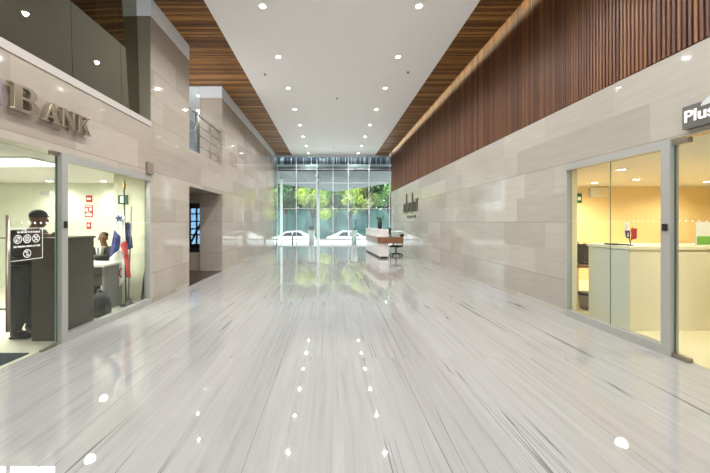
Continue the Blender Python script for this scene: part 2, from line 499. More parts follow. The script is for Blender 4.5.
# ------------------------------------------------------------------ shop fronts
def dots(b, x, y0, y1, z, step=.062, r=.0075):
    y = y0
    while y < y1:
        b.lathe((x, y, z), [(r, -.0015), (r, .0015)], 8, 'x'); y += step
    return b

# bank: fixed glazing
w = thing('window_3', (XL-.03, 4.9, 0), kind='structure')
b = MB()
b.box(XL-.08, XL+.01, 3.93, 4.02, 0, 2.35)
b.box(XL-.08, XL+.01, 4.02, 5.90, 2.255, 2.35)
b.box(XL-.08, XL+.01, 4.02, 5.90, 0, .10)
b.box(XL-.07, XL+.005, 5.87, 5.90, .10, 2.255)
b.build('frame', M['alu'], w)
MB().box(XL-.036, XL-.024, 4.02, 5.03, .10, 2.26).build('glass_pane', M['glass'], w)
MB().box(XL-.036, XL-.024, 5.036, 5.87, .10, 2.26).build('glass_pane', M['glass'], w)
dots(MB(), XL-.02, 4.1, 5.84, 1.49).build('dot_strip', M['decal'], w)
MB().box(XL+.01, XL+.03, 3.95, 3.995, 1.425, 1.51, .004).build('lock', M['black'], w)

# bank: glass door leaf
d = thing('door_1', (XL-.03, 3.9, 0), kind='structure')
MB().box(XL-.036, XL-.024, 3.10, 3.895, .012, 2.31).build('glass_pane', M['glass'], d)
MB().box(XL-.036, XL-.024, 3.895, 3.903, .012, 2.31).build('glass_edge', M['glass_edge'], d)
MB().box(XL-.05, XL-.01, 3.68, 3.90, 0.004, .03, .004).build('pivot_fitting', M['steel'], d)
MB().box(XL-.05, XL-.01, 3.80, 3.90, 2.30, 2.345, .004).build('pivot_fitting', M['steel'], d)
b = MB().tube([(XL+.045, 3.235, .39), (XL+.045, 3.235, 1.57)], .019, 12)
for z in (.62, 1.34): b.cyl((XL-.03, 3.235, z), (XL+.045, 3.235, z), .01)
b.build('handle', M['steel'], d)
dots(MB(), XL-.02, 3.45, 3.87, 1.49, .075, .013).build('dot_strip', M['decal'], d)
# prohibition sticker
b = MB(); xs = XL-.023
y0, y1, z0, z1 = 3.315, 3.70, 1.085, 1.435
t = .006
b.box(xs, xs+.002, y0, y1, z1-t, z1).box(xs, xs+.002, y0, y1, z0, z0+t).box(xs, xs+.002, y0, y0+t, z0, z1).box(xs, xs+.002, y1-t, y1, z0, z1)
sticker = b.build('prohibition_sticker', M['decal'], d)
def ring(b, y, z, r, wd=.009):
    n = 28
    for k in range(n):
        a0, a1 = 2*math.pi*k/n, 2*math.pi*(k+1)/n
        b.quad(*[(xs+.002, y+rr*math.cos(a), z+rr*math.sin(a)) for rr, a in ((r, a0), (r, a1), (r-wd, a1), (r-wd, a0))])
for i, (yy, zz) in enumerate(((3.405, 1.315), (3.51, 1.315), (3.615, 1.315), (3.51, 1.155))):
    b = MB(); r = .047; ring(b, yy, zz, r)
    c, s = r*.66, .005
    b.quad((xs+.002, yy-c-s, zz+c-s), (xs+.002, yy-c+s, zz+c+s), (xs+.002, yy+c+s, zz-c+s), (xs+.002, yy+c-s, zz-c-s))
    if i == 0: b.box(xs, xs+.002, yy-.024, yy+.022, zz-.026, zz+.028)
    if i == 1: b.lathe((xs+.001, yy, zz), [(.026, -.001), (.026, .001)], 14, 'x'); b.box(xs, xs+.002, yy-.005, yy+.036, zz-.012, zz-.004)
    if i == 2: b.quad((xs+.002, yy-c, zz-c), (xs+.002, yy-c+.012, zz-c), (xs+.002, yy+c, zz+c), (xs+.002, yy+c-.012, zz+c)); b.box(xs, xs+.002, yy-.006, yy+.006, zz-.02, zz+.02)
    if i == 3: b.box(xs, xs+.002, yy-.01, yy+.01, zz-.028, zz+.028); b.box(xs, xs+.002, yy-.022, yy+.006, zz+.006, zz+.014)
    b.build('pictogram', M['decal'], sticker, recalc=False)
for ya, yb, zz in ((3.40, 3.655, 1.39), (3.36, 3.665, 1.235)):
    b = MB(); yy = ya; rnd = random.Random(int(zz*1000))
    while yy < yb:
        wd = rnd.uniform(.006, .016); b.box(xs, xs+.002, yy, yy+wd, zz-.009, zz+.009); yy += wd+rnd.choice((.004, .004, .012))
    b.build('text_line', M['decal'], sticker)
# second leaf, mostly beyond the picture's edge
d = thing('door_2', (XL-.03, 2.3, 0), kind='structure')
MB().box(XL-.036, XL-.024, 2.26, 3.09, .012, 2.31).build('glass_pane', M['glass'], d)

# office: framed glazing
w = thing('window_4', (XR, 4.35, 0), kind='structure')
b = MB()
b.box(XR-.02, XR+.08, 3.56, 3.66, 0, 2.42)
b.box(XR-.02, XR+.08, 3.66, 5.15, 2.325, 2.42)
b.box(XR-.02, XR+.08, 3.66, 5.15, 0, .10)
b.box(XR-.01, XR+.07, 5.115, 5.15, .10, 2.325)
b.build('frame', M['alu'], w)
MB().box(XR+.024, XR+.036, 3.66, 4.367, .10, 2.33).build('glass_pane', M['glass'], w)
MB().box(XR+.024, XR+.036, 4.373, 5.115, .10, 2.33).build('glass_pane', M['glass'], w)
MB().box(XR+.026, XR+.034, 4.367, 4.373, .10, 2.33).build('glass_joint', M['glass_edge'], w)
dots(MB(), XR+.02, 3.72, 5.09, 1.51).build('dot_strip', M['decal'], w)
MB().box(XR-.04, XR-.02, 3.58, 3.63, 1.40, 1.48, .004).build('lock', M['black'], w)
d = thing('door_3', (XR+.03, 3.5, 0), kind='structure')
MB().box(XR+.024, XR+.036, 2.45, 3.545, .012, 2.39).build('glass_pane', M['glass'], d)
MB().box(XR+.024, XR+.036, 3.545, 3.554, .012, 2.39).build('glass_edge', M['glass_edge'], d)
MB().box(XR+.0, XR+.06, 3.40, 3.56, 0.004, .045, .004).build('pivot_fitting', M['steel'], d)
MB().box(XR+.0, XR+.06, 3.40, 3.56, 2.35, 2.41, .004).build('pivot_fitting', M['steel'], d)
dots(MB(), XR+.02, 3.0, 3.5, 1.51).build('dot_strip', M['decal'], d)

# ------------------------------------------------------------------ end curtain wall
w = thing('window_5', ((XL+XR)/2, YE, 0), kind='structure')
def px2x(px, y): return (px-330.)*y/FX
xm = [px2x(p, YE) for p in (277.2, 296.4, 317, 333, 348.3, 369, 389.5)]
b = MB()
for x in xm: b.box(x-.024, x+.024, YE-.06, YE+.06, 0, ZC)
for z in (2.33, 3.93, 4.78): b.box(XL, XR, YE-.035, YE+.035, z-.015, z+.015)
b.box(XL, XR, YE-.05, YE+.05, ZC-.09, ZC+.2).box(XL, XR, YE-.05, YE+.05, 0, .05)
b.build('frame', M['alu_pale'], w)
ex = [XL+.0]+xm+[XR-.0]
for a, c in zip(ex, ex[1:]):
    if c-a < .1: continue
    for z0, z1 in ((.05, 2.308), (2.352, 3.908), (3.952, 4.758), (4.802, ZC-.09)):
        MB().box(a+.03, c-.03, YE-.006, YE+.006, z0, z1).build('glass_pane', M['glass_end'], w)
# bolt fittings on the left glass fin
MB().box(XL+.004, XL+.016, YE-1.2, YE-.07, .02, ZC-.1).build('glass_fin', M['glass_end'], w)
b = MB()
for yy, z in ((YE-1.15, 1.95), (YE-.6, 1.56), (YE-1.1, 1.42), (YE-.3, .15), (YE-.3, 2.33)): b.lathe((XL+.012, yy, z), [(.035, -.02), (.035, .02)], 12, 'x')
b.build('bolt_fitting', M['black'], w)
for x in (xm[3]-.13, xm[3]+.13):
    MB().tube([(x, YE-.12, .55), (x, YE-.12, 1.0)], .016, 8).cyl((x, YE-.12, .6), (x, YE-.006, .6), .009).cyl((x, YE-.12, .95), (x, YE-.006, .95), .009).build('door_handle', M['steel'], w)

# ------------------------------------------------------------------ ceiling fixtures
def downlight(loc):
    t = thing('downlight', loc)
    MB().lathe(loc, [(.098, 0), (.098, -.006), (.088, -.010), (.062, -.010), (.056, -.001)], 24).build('trim_ring', M['white'], t)
    MB().lathe(Vector(loc)+Vector((0, 0, -.004)), [(.056, 0), (.054, -.004)], 24).build('lamp_face', M['lamp'], t)
    return t
rows = [6.12+1.872*k for k in range(8)]
behind = [4.25, 2.38, .51, -1.36]
order = ['first', 'second', 'third', 'fourth', 'fifth', 'sixth', 'seventh', 'eighth']
proto = None
def lamp_light(x, y, z, power, col=(1., .99, .98), size=R(150), rad=.03, blend=.6):
    L = bpy.data.lights.new('downlight_lamp', 'SPOT'); L.energy = power; L.color = col
    L.spot_size = size; L.spot_blend = blend; L.shadow_soft_size = rad
    l = bpy.data.objects.new('downlight_lamp', L); COL.objects.link(l); l.location = (x, y, z); return l
P_DOWN = 182.
for side, x in (('left', -1.29), ('right', 1.70)):
    for k, y in enumerate(rows+behind):
        loc = Vector((x, y, ZC))
        if proto is None: proto = downlight(loc); t = proto
        else: t = copy_tree(proto, loc)
        if k < 8: lab = 'round recessed downlight in the %s row of the white ceiling, %s from the camera' % (side, order[k])
        else: lab = 'round recessed downlight in the %s row, overhead before the picture begins, place %s' % (side, order[k-8])
        tag(t, lab, 'ceiling light', 'downlights in the white lobby ceiling')
        lamp_light(x, y, ZC-.03, P_DOWN)
t = copy_tree(proto, Vector((-4.6, 4.5, ZC+.05))); tag(t, 'added unseen downlight brightening the dark upper room behind the tinted glass', 'ceiling light')  # lamp added out of view to lift the dark window reveal
lamp_light(-4.6, 4.5, ZC, 70)
sp = None
for (px, py), lab in (((337, 98), 'small dark sprinkler head in the middle of the white ceiling'), ((265, 74), 'small sprinkler head by the left downlight row'),
                      ((408, 72), 'small sprinkler head by the right downlight row'), ((333.5, 148), 'small sprinkler head at the far end of the white ceiling')):
    y = (ZC-1.5)*FX/(222-py); loc = Vector((px2x(px, y), y, ZC))
    if sp is None:
        sp = thing('sprinkler_head', loc)
        MB().lathe(loc, [(.04, 0), (.036, -.008), (.012, -.01), (.010, -.03)], 14).build('escutcheon', M['steel'], sp)
        MB().lathe(loc+Vector((0, 0, -.030)), [(.018, 0), (.022, -.006)], 12).build('deflector', M['black'], sp); t = sp
    else: t = copy_tree(sp, loc)
    tag(t, lab, 'sprinkler', 'ceiling sprinklers')
o = MB().box(3.40, 3.43, YB, YE-.1, ZC+.36, ZC+.39).box(3.41, 3.42, YB, YE-.1, ZC+.07, ZC+.36).build('cove_light', M['cove']); tag(o, 'warm strip light hidden in the slot above the right slatted wall', 'strip light')

# ------------------------------------------------------------------ signs
# serif BANK letters standing off the stone header
def arc(cx, cy, rx, ry, a0, a1, n=10): return [(cx+rx*math.cos(R(a0+(a1-a0)*i/n)), cy+ry*math.sin(R(a0+(a1-a0)*i/n))) for i in range(n+1)]
GL = {
 'B': ([[(0,0),(.55,0)]+arc(.55,.27,.30,.27,-90,70)+arc(.50,.76,.28,.24,-50,90)+[(0,1),(0,.95),(.10,.93),(.10,.07),(0,.05)],
        [(.32,.08),(.32,.48),(.48,.48)]+arc(.48,.28,.16,.20,90,-90)[1:],
        [(.32,.56),(.32,.93),(.46,.93)]+arc(.46,.745,.14,.185,90,-90)[1:]], .86),
 'A': ([[(-.02,0),(.30,0),(.30,.05),(.20,.07),(.265,.24),(.58,.24),(.64,.07),(.54,.05),(.54,0),(.98,0),(.98,.05),(.90,.07),(.58,1),(.44,1),(.10,.07),(-.02,.05)],
        [(.29,.31),(.42,.70),(.555,.31)]], .98),
 'N': ([[(0,0),(.30,0),(.30,.05),(.20,.07),(.20,.74),(.76,-.02),(.86,-.02),(.86,.93),(.96,.95),(.96,1),(.66,1),(.66,.95),(.76,.93),(.76,.36),(.29,1),(0,1),(0,.95),(.10,.93),(.10,.07),(0,.05)]], .96),
 'K': ([[(0,0),(.42,0),(.42,.05),(.32,.07),(.32,.42),(.40,.52),(.66,.07),(.58,.05),(.58,0),(1.0,0),(1.0,.05),(.92,.07),(.56,.63),(.80,.93),(.90,.95),(.90,1),(.58,1),(.58,.95),(.66,.93),(.32,.53),(.32,.93),(.42,.95),(.42,1),(0,1),(0,.95),(.10,.93),(.10,.07),(0,.05)]], 1.0),
}
sg = thing('bank_sign', (XL+.05, 3.8, 2.66), 'raised bronze serif letters reading BANK on the stone over the left glass door', 'sign')
for ch, y0, wd, h in (('B', 3.235, .32, .275), ('A', 3.60, .235, .225), ('N', 3.845, .225, .225), ('K', 4.09, .23, .225)):
    outl, gw = GL[ch]
    me = glyph([[(px*wd/gw, py*h) for px, py in pts] for pts in outl], .024, .003)
    on_left(me, y0, 2.655, XL+.052); part_mesh('letter', me, M['bronze'], sg)
    for p in bpy.data.meshes[sg.children[-1].data.name].polygons: p.use_smooth = False
for y in (3.33, 3.68, 3.9, 4.14):
    MB().cyl((XL, y, 2.70), (XL+.03, y, 2.70), .006, None, 6).build('standoff_pin', M['steel'], sg)
# emblem block at the picture's edge, before the B
o = MB().box(XL, XL+.055, 3.05, 3.165, 2.64, 2.92, .006).build('sign_block', mat('violet_grey_metal', (168, 152, 170), .25, .6)); tag(o, 'pale violet upright sign block cut by the left picture edge, before the letter B', 'sign')

# 'Plus' box over the right door
sg = thing('shop_sign', (XR-.03, 3.1, 2.475), 'dark grey box sign with pale word Plus above the right door', 'sign')
MB().box(XR-.06, XR, 2.30, 3.40, 2.475, 2.715, .004).build('sign_box', M['sign_grey'], sg)
me = text_mesh('Plus', .168, .004, .004); me.transform(Matrix.Diagonal((1.02, 1., 1., 1.))); on_right(me, 3.38, 2.545, XR-.064); part_mesh('lettering', me, M['decal'], sg)
for p in sg.children[-1].data.polygons: p.use_smooth = False
MB().prism([(3.225, 2.665), (3.215, 2.70), (3.15, 2.745), (2.9, 2.78), (2.9, 2.69), (3.1, 2.675)], XR-.066, XR-.059).build('swoosh', M['alu_pale'], sg)

# logo on the far right wall
sg = thing('wall_logo', (XR-.02, 15.2, 1.55), 'dark metal lettering with two tall strokes on the right stone wall behind the reception desk', 'sign')
Y0, Y1 = 16.45, 13.75
def py2z(py, y): return 1.5+(222-py)*y/FX
def stroke(u, wd, z0, z1):
    y = Y0+(Y1-Y0)*u; return MB().box(XR-.05, XR, y-wd/2, y+wd/2, z0, z1).build('letter_stroke', M['sign_dark'], sg)
M['sign_dark'] = mat('dark_bronze_letters', (92, 86, 74), .4, .4)
stroke(.25, .10, 2.0, 2.88); stroke(.66, .10, 1.98, 2.84)
for u in (.04, .14, .37, .48, .57, .76, .84, .95): stroke(u, .085, 1.98, 2.40 if u < .9 else 2.52)
def bar(u0, u1, z, h=.07):
    MB().box(XR-.045, XR, Y0+(Y1-Y0)*u1, Y0+(Y1-Y0)*u0, z, z+h).build('letter_stroke', M['sign_dark'], sg)
bar(.02, .16, 2.36); bar(.02, .16, 2.17); bar(.02, .26, 1.96); bar(.36, .50, 2.36); bar(.36, .50, 2.17); bar(.48, .66, 1.96); bar(.66, .78, 2.36); bar(.84, 1.0, 2.46)
MB().box(XR-.03, XR, 14.15, 15.7, 1.72, 1.80).build('tagline', M['sign_dark'], sg)

# small grey wall box at the bank frame's corner
o = MB().box(XL, XL+.04, 5.73, 5.93, 2.37, 2.58, .006).build('wall_box', mat('bronze_grey_box', (128, 116, 102), .5)); tag(o, 'small square bronze-grey box on the stone above the bank window corner', 'box')

# ------------------------------------------------------------------ gallery railing
rl = thing('gallery_railing', (XL-.1, 8.65, 3.23), 'steel railing with four bars across the upper gallery opening', 'railing')
b = MB(); xr = XL-.08
b.tube([(xr, 7.5, 4.24), (xr, 9.8, 4.24)], .02, 10); b.build('top_rail', M['steel'], rl)
for z in (3.98, 3.74, 3.47): MB().tube([(xr, 7.5, z), (xr, 9.8, z)], .010, 8).build('bar', M['steel'], rl)
for y in (8.05, 9.0, 9.72): MB().cyl((xr, y, 3.23), (xr, y, 4.24), .013).build('post', M['steel'], rl)
# gallery column, door panel and lights seen through the opening
o = MB().lathe((-4.9, 12.0, 3.23), [(.07, 0), (.07, ZC-3.23)], 20).build('column', M['dark_room']); tag(o, 'dark round column inside the upper gallery behind the railing', 'column')
o = MB().box(-5.42, -5.12, 13.4, 13.46, 3.23, 4.9).build('glass_partition', mat('lit_partition', (226, 236, 240), .3)); tag(o, 'bright white partition panel deep in the upper gallery', 'partition')
for i, (x, y) in enumerate(((-4.89, 11.85), (-4.28, 10.45))):
    t = copy_tree(proto, Vector((x, y, ZC)))
    tag(t, 'round downlight in the gallery ceiling, %s' % ('farther one near the column' if i == 0 else 'nearer one over the railing'), 'ceiling light', 'downlights in the gallery ceiling')
    lamp_light(x, y, ZC-.03, 20, (.88, .95, 1.))

# ------------------------------------------------------------------ reception desk
t = thing('reception_desk', (2.3, 14.6, 0), 'white reception desk with a thick wooden wraparound top', 'desk')
MB().box(2.06, 2.36, 13.2, 16.4, 0, .08).build('plinth', M['black'], t)
MB().box(2.02, 2.39, 13.15, 16.45, .08, 1.2, .008).build('body', M['desk_white'], t)
b = MB(); n = 8
poly = [(1.94+.16, 13.02)]
pts = [(2.96, 13.02), (2.96, 13.66), (2.40, 13.66), (2.40, 16.0), (1.94, 16.0)] + [(2.12-.18*math.cos(R(a)), 13.20-.18*math.sin(R(a))) for a in range(0, 91, 15)]
b.prism(pts, .62, .88, 'z'); b.build('wooden_top', M['wood_desk'], t)
t.rotation_euler = (0, 0, R(3.5)); t.location.x -= .07
# vase
v = thing('flower_vase', (2.12, 13.6, 1.2), 'black flower vase with dark stems on the white reception desk', 'vase')
MB().lathe((2.12, 13.6, 1.2), [(.07, 0), (.085, .12), (.09, .34), (.078, .345), (.07, .3)], 20).build('vase', M['black'], v)
b = MB(); rnd = random.Random(3)
for k in range(26):
    a, l = rnd.uniform(0, 6.28), rnd.uniform(.10, .26); q = Vector((2.12, 13.6, 1.5)); tp = q+Vector((math.cos(a)*l*.6, math.sin(a)*l*.6, l*.8))
    b.tube([q, (q+tp)/2+Vector((0, 0, .03)), tp], .004, 5); b.ball(tp, (.03, .03, .022), 6)
b.build('flowers', M['leaf_dark'], v)
# monitor
t = thing('desk_monitor', (2.53, 13.5, .88), 'black monitor on the wooden top of the reception desk', 'monitor')
MB().lathe((2.53, 13.45, .88), [(.10, 0), (.10, .012), (.02, .02)], 20).build('base', M['black'], t)
MB().cyl((2.53, 13.45, .89), (2.53, 13.45, 1.1), .018).build('stand', M['black'], t)
MB().box(2.50, 2.53, 13.22, 13.64, 1.0, 1.26, .008).build('screen', M['black'], t)
# office chair
def office_chair(loc, face, label, name='office_chair', back_h=.98, seat_h=.47):
    """face: angle (deg) the sitter looks along, 0 = +Y"""
    t = thing(name, loc, label, 'chair'); L = Vector(loc); A = Matrix.Rotation(R(face), 3, 'Z')
    def P(x, y, z): return L + A @ Vector((x, y, z))
    def rot(b):
        bmesh.ops.transform(b.bm, matrix=Matrix.Translation(L) @ A.to_4x4(), verts=b.bm.verts); return b
    rot(MB().box(-.24, .24, -.22, .24, seat_h-.07, seat_h, .03)).build('seat', M['black'], t)
    b = MB()
    def f(u, v):
        x = (u-.5)*.44*(1-.25*max(0, v-.7)/.3); z = seat_h+.10+v*(back_h-seat_h-.10)
        return (x, -.25-.07*v+.10*(abs(u-.5)*2)**2*.6, z)
    b.grid(f, 8, 8)
    ob = rot(b).build('backrest', M['black'], t)
    s = ob.modifiers.new('s', 'SOLIDIFY'); s.thickness = .05; s.offset = 0
    rot(MB().tube([(0, -.02, seat_h-.08), (0, -.27, seat_h-.06), (0, -.31, seat_h+.15), (0, -.315, seat_h+.3)], .022, 8)).build('back_post', M['black'], t)
    for sx in (-1, 1):
        rot(MB().tube([(sx*.22, .02, seat_h-.04), (sx*.29, .02, seat_h-.02), (sx*.29, .02, seat_h+.2)], .016, 8).box(sx*.29-.03, sx*.29+.03, -.12, .14, seat_h+.2, seat_h+.23, .008)).build('armrest', M['black'], t)
    rot(MB().cyl((0, 0, .1), (0, 0, seat_h-.06), .028)).build('gas_lift', M['black'], t)
    for k in range(5):
        a = R(72*k+18); ex, ey = .28*math.cos(a), .28*math.sin(a)
        leg = rot(MB().tube([(0, 0, .12), (ex*.6, ey*.6, .10), (ex, ey, .075)], .02, 8, True, [.03, .022, .016])).build('leg', M['black'], t)
        rot(MB().cyl((ex-.012*math.sin(a), ey+.012*math.cos(a), .03), (ex+.012*math.sin(a), ey-.012*math.cos(a), .03), .03, None, 12)).build('castor', M['black'], leg)
    return t
office_chair((2.92, 14.15, 0), 62, 'black swivel chair at the right end of the reception desk')

# ------------------------------------------------------------------ the bank's inside
t = thing('service_counter', (-3.6, 4.3, 0), 'dark brown service counter behind the bank glass', 'counter')
MB().box(-3.75, -3.44, 4.02, 4.66, .004, 1.27).build('body', M['counter_dark'], t)
MB().box(-3.77, -3.42, 4.0, 4.68, 1.27, 1.30, .004).build('counter_top', M['counter_dark'], t)
o = MB().box(-5.2, -3.42, 2.0, 3.64, .004, .014, .003).build('entrance_mat', M['mat_blue']); tag(o, 'dark blue entrance mat just inside the bank door', 'mat')
t = thing('bank_desk', (-4.2, 5.55, 0), 'pale office desk in front of the seated man in a suit', 'desk')
MB().box(-4.75, -3.74, 5.30, 5.86, .75, .79, .006).build('desk_top', M['counter_side'], t)
MB().box(-4.70, -4.66, 5.36, 5.82, .004, .75).build('leg_panel', M['grey'], t)
MB().box(-3.82, -3.78, 5.36, 5.82, .004, .75).build('leg_panel', M['grey'], t)
MB().box(-4.66, -3.82, 5.42, 5.45, .42, .75).build('modesty_panel', M['counter_dark'], t)
t = thing('backpack', (-3.58, 5.02, 0), 'black rounded bag with a loop handle on the bank floor behind the counter', 'bag')
b = MB(); b.ball((-3.60, 5.02, .2), (.155, .10, .2), 18); b.box(-3.745, -3.455, 4.94, 5.10, .004, .26, .05); b.build('bag_body', M['suit'], t)
MB().tube([(-3.60+.05*math.cos(R(a)), 5.02, .385+.06*math.sin(R(a))) for a in range(0, 181, 20)], .009, 6).build('loop_handle', M['grey'], t)
# flags
t = thing('flag_stand', (-3.62, 5.76, 0), 'pole stand with gold finial carrying the draped flags behind the bank glass', 'flag stand')
MB().lathe((-3.62, 5.76, 0), [(.145, .004), (.145, .02), (.06, .05), (.03, .12)], 24).build('base', M['counter_dark'], t)
p1a, p1b = Vector((-3.66, 5.74, .05)), Vector((-3.68, 5.72, 2.10))
MB().tube([p1a, p1b], .013, 8).build('pole', mat('dark_green_pole', (38, 60, 40), .4), t)
MB().tube([(-3.62, 5.74, .05), (-3.56, 5.74, 1.78)], .013, 8).build('pole', M['grey'], t)
MB().lathe(p1b, [(.012, -.02), (.03, .0), (.022, .03), (.03, .06), (.012, .10), (.003, .15)], 14).build('finial', M['gold'], t)
# the drapes: folded sheets with real pleats
def drape(b, x0, x1, zt, zb0, zb1, y, folds, amp, m, nz=10):
    b.use(m)
    def f(u, v):
        x = x0+(x1-x0)*u; zb = zb0+(zb1-zb0)*u
        sq = 1-.25*math.sin(v*math.pi*.5)
        return (x*sq+(x0+x1)/2*(1-sq), y+amp*math.sin(u*folds*math.pi*2)*(.35+.65*v), zt+(zb-zt)*v)
    b.grid(f, 18, nz); return b
def star(b, y, x, z, r, m):
    b.use(m); pts = []
    for k in range(10):
        a = R(90+36*k+8); rr = r if k % 2 == 0 else r*.42; pts.append((x+rr*math.cos(a), z+rr*math.sin(a)))
    b.prism(pts, y-.004, y, 'y')
def fpx(px, py, y=5.68): return Vector(((px-330.)*y/FX, y, 1.5+(222-py)*y/FX))
def sheet(b, c, m, y, amp=.02, folds=1.5):
    """rippled cloth between four corners (top left, top right, bottom right, bottom left)"""
    b.use(m); P = [fpx(*q, y) for q in c]
    b.grid(lambda u, v: P[0].lerp(P[1], u).lerp(P[3].lerp(P[2], u), v)+Vector((0, amp*math.sin(u*folds*6.283+v*1.5)*(.3+.7*v), 0)), 14, 10); return b
b = MB()
sheet(b, ((118.5, 213), (124.5, 216), (126.3, 242), (119.5, 246)), M['cloth_white'], 5.68)
sheet(b, ((114.2, 230), (120.5, 236), (119.2, 249.5), (108.6, 258)), M['navy'], 5.655, .015, 1.2)
sheet(b, ((120.3, 245), (126.5, 240.5), (128.6, 257), (123.2, 254)), M['flag_red'], 5.65, .015, 1.2)
sheet(b, ((123.4, 253), (128.4, 255), (130.7, 277.6), (126.4, 277.6)), M['flag_red'], 5.66, .012, 1.)
star(b, 5.640, fpx(120.3, 218.5).x, fpx(120, 218.5).z, .082, M['navy'])
o = b.build('national_flag'); s = o.modifiers.new('s', 'SOLIDIFY'); s.thickness = .004
tag(o, 'white, blue and red flag with a blue star draped on the tall pole', 'flag', 'flags on the stand')
b = MB()
sheet(b, ((125.4, 222.5), (129.5, 221.5), (133.2, 247.5), (125.8, 251)), M['navy'], 5.73, .015, 1.3)
sheet(b, ((109.5, 258), (119.2, 249.5), (118.5, 288), (109.3, 271)), M['cloth_white'], 5.73, .018, 1.4)
sheet(b, ((118.8, 249.5), (125.6, 254), (126.5, 277), (118.3, 288)), M['cloth_white'], 5.735, .012, 1.)
b.use(M['flag_red']); c = fpx(121.6, 272.8, 5.715)
for k in range(11):
    a0, a1 = R(70+20*k), R(90+20*k)
    b.prism([(c.x+p_*math.cos(a), c.z+q_*math.sin(a)) for p_, q_, a in ((.05, .085, a0), (.05, .085, a1), (.028, .06, a1), (.028, .06, a0))], 5.708, 5.712, 'y')
o = b.build('company_flag'); s = o.modifiers.new('s', 'SOLIDIFY'); s.thickness = .004
tag(o, 'second draped flag, dark blue above and white with a red crescent below', 'flag', 'flags on the stand')
# furled umbrella
t = thing('furled_umbrella', (-3.46, 5.98, 0), 'dark furled umbrella leaning in the corner by the bank window frame', 'umbrella')
a, c = Vector((-3.50, 5.96, .02)), Vector((-3.42, 6.03, .90))
MB().tube([a, a.lerp(c, .08), a.lerp(c, .5), a.lerp(c, .72), a.lerp(c, .78)], .03, 10, True, [.006, .028, .036, .03, .012]).build('canopy', M['suit'], t)
MB().tube([a.lerp(c, .78), c, c+Vector((.0, .02, .03))], .012, 8).build('handle', M['black'], t)
# rear-wall signs
def wall_sign(name, px0, px1, py0, py1, m, lab, yw=7.4, cat='sign', d=.012):
    x0, x1 = px2x(px0, yw), px2x(px1, yw); z0, z1 = py2z(py1, yw), py2z(py0, yw)
    t = thing(name, ((x0+x1)/2, yw, z0), lab, cat)
    MB().box(x0, x1, yw-d, yw, z0, z1).build('plate', m, t)
    return t, x0, x1, z0, z1
t, x0, x1, z0, z1 = wall_sign('fire_notice', 86.3, 92.3, 195.5, 202, M['red'], 'small red notice with a white bar, topmost of three on the bank wall')
MB().box(x0+.02, x1-.02, 7.384, 7.389, z0+.05, z1-.05).build('print', M['decal'], t)
t, x0, x1, z0, z1 = wall_sign('fire_notice', 85, 93, 205, 217, M['red'], 'red and white notice sheet, middle of three on the bank wall')
b = MB()
for i, (u0, u1, v0, v1) in enumerate(((.1, .9, .84, .94), (.1, .42, .45, .72), (.58, .9, .5, .78), (.12, .9, .08, .3), (.3, .7, .36, .42))):
    b.box(x0+(x1-x0)*u0, x0+(x1-x0)*u1, 7.384, 7.389, z0+(z1-z0)*v0, z0+(z1-z0)*v1)
b.build('print', M['decal'], t)
t, x0, x1, z0, z1 = wall_sign('extinguisher_sign', 87, 91.3, 222, 229, M['red'], 'small red sign with a white mark, lowest of three on the bank wall')
MB().lathe(((x0+x1)/2, 7.384, (z0+z1)/2), [(.03, -.002), (.03, .003)], 12, 'y').build('print', M['decal'], t)
t, x0, x1, z0, z1 = wall_sign('emergency_light', 41, 52, 190.5, 196.5, M['white'], 'pale rectangular box high on the bank rear wall', cat='light', d=.05)
MB().box(x0+.02, x1-.02, 7.345, 7.35, z0+.02, z1-.02).build('lens', M['alu_pale'], t)
t, x0, x1, z0, z1 = wall_sign('exit_sign', 119, 128, 195.3, 204.3, M['green'], 'green exit sign with white panel behind the flag pole', 6.08, d=.03)
MB().box(x0+.045, x1-.05, 6.044, 6.05, z0+.03, z1-.02).build('print', M['decal'], t)
# ceiling panels
t = thing('panel_light', (-5.3, 4.75, 2.40), 'bright rectangular ceiling panel light inside the bank', 'ceiling light')
MB().box(-6.6, -4.15, 4.4, 5.1, 2.382, 2.40, .003).build('frame', M['white'], t)
MB().box(-6.55, -4.2, 4.45, 5.05, 2.374, 2.383).build('diffuser', M['panel'], t)
for x, y, lab in ((-6.15, 7.0, 'round downlight in the bank ceiling over the pale wall box'), (-4.95, 7.0, 'round downlight in the bank ceiling above the red notices')):
    tt = copy_tree(proto, Vector((x, y, 2.40))); tag(tt, lab, 'ceiling light', 'downlights in the bank ceiling')
def area(x, y, z, sx, sy, p, col, rot=(0, 0, 0), name='panel_lamp'):
    L = bpy.data.lights.new(name, 'AREA'); L.shape = 'RECTANGLE'; L.size = sx; L.size_y = sy; L.energy = p; L.color = col
    l = bpy.data.objects.new(name, L); COL.objects.link(l); l.location = (x, y, z); l.rotation_euler = rot; return l
area(-5.35, 4.75, 2.36, 2.3, .6, 130, (1., 1., .93))
for x, y in ((-6.15, 7.0), (-4.95, 7.0), (-3.9, 5.2)): lamp_light(x, y, 2.36, 42, (1., 1., .92), R(160), .07, .8)
tt = copy_tree(proto, Vector((-3.9, 5.2, 2.40))); tag(tt, 'round downlight in the bank ceiling above the pale desk', 'ceiling light', 'downlights in the bank ceiling')

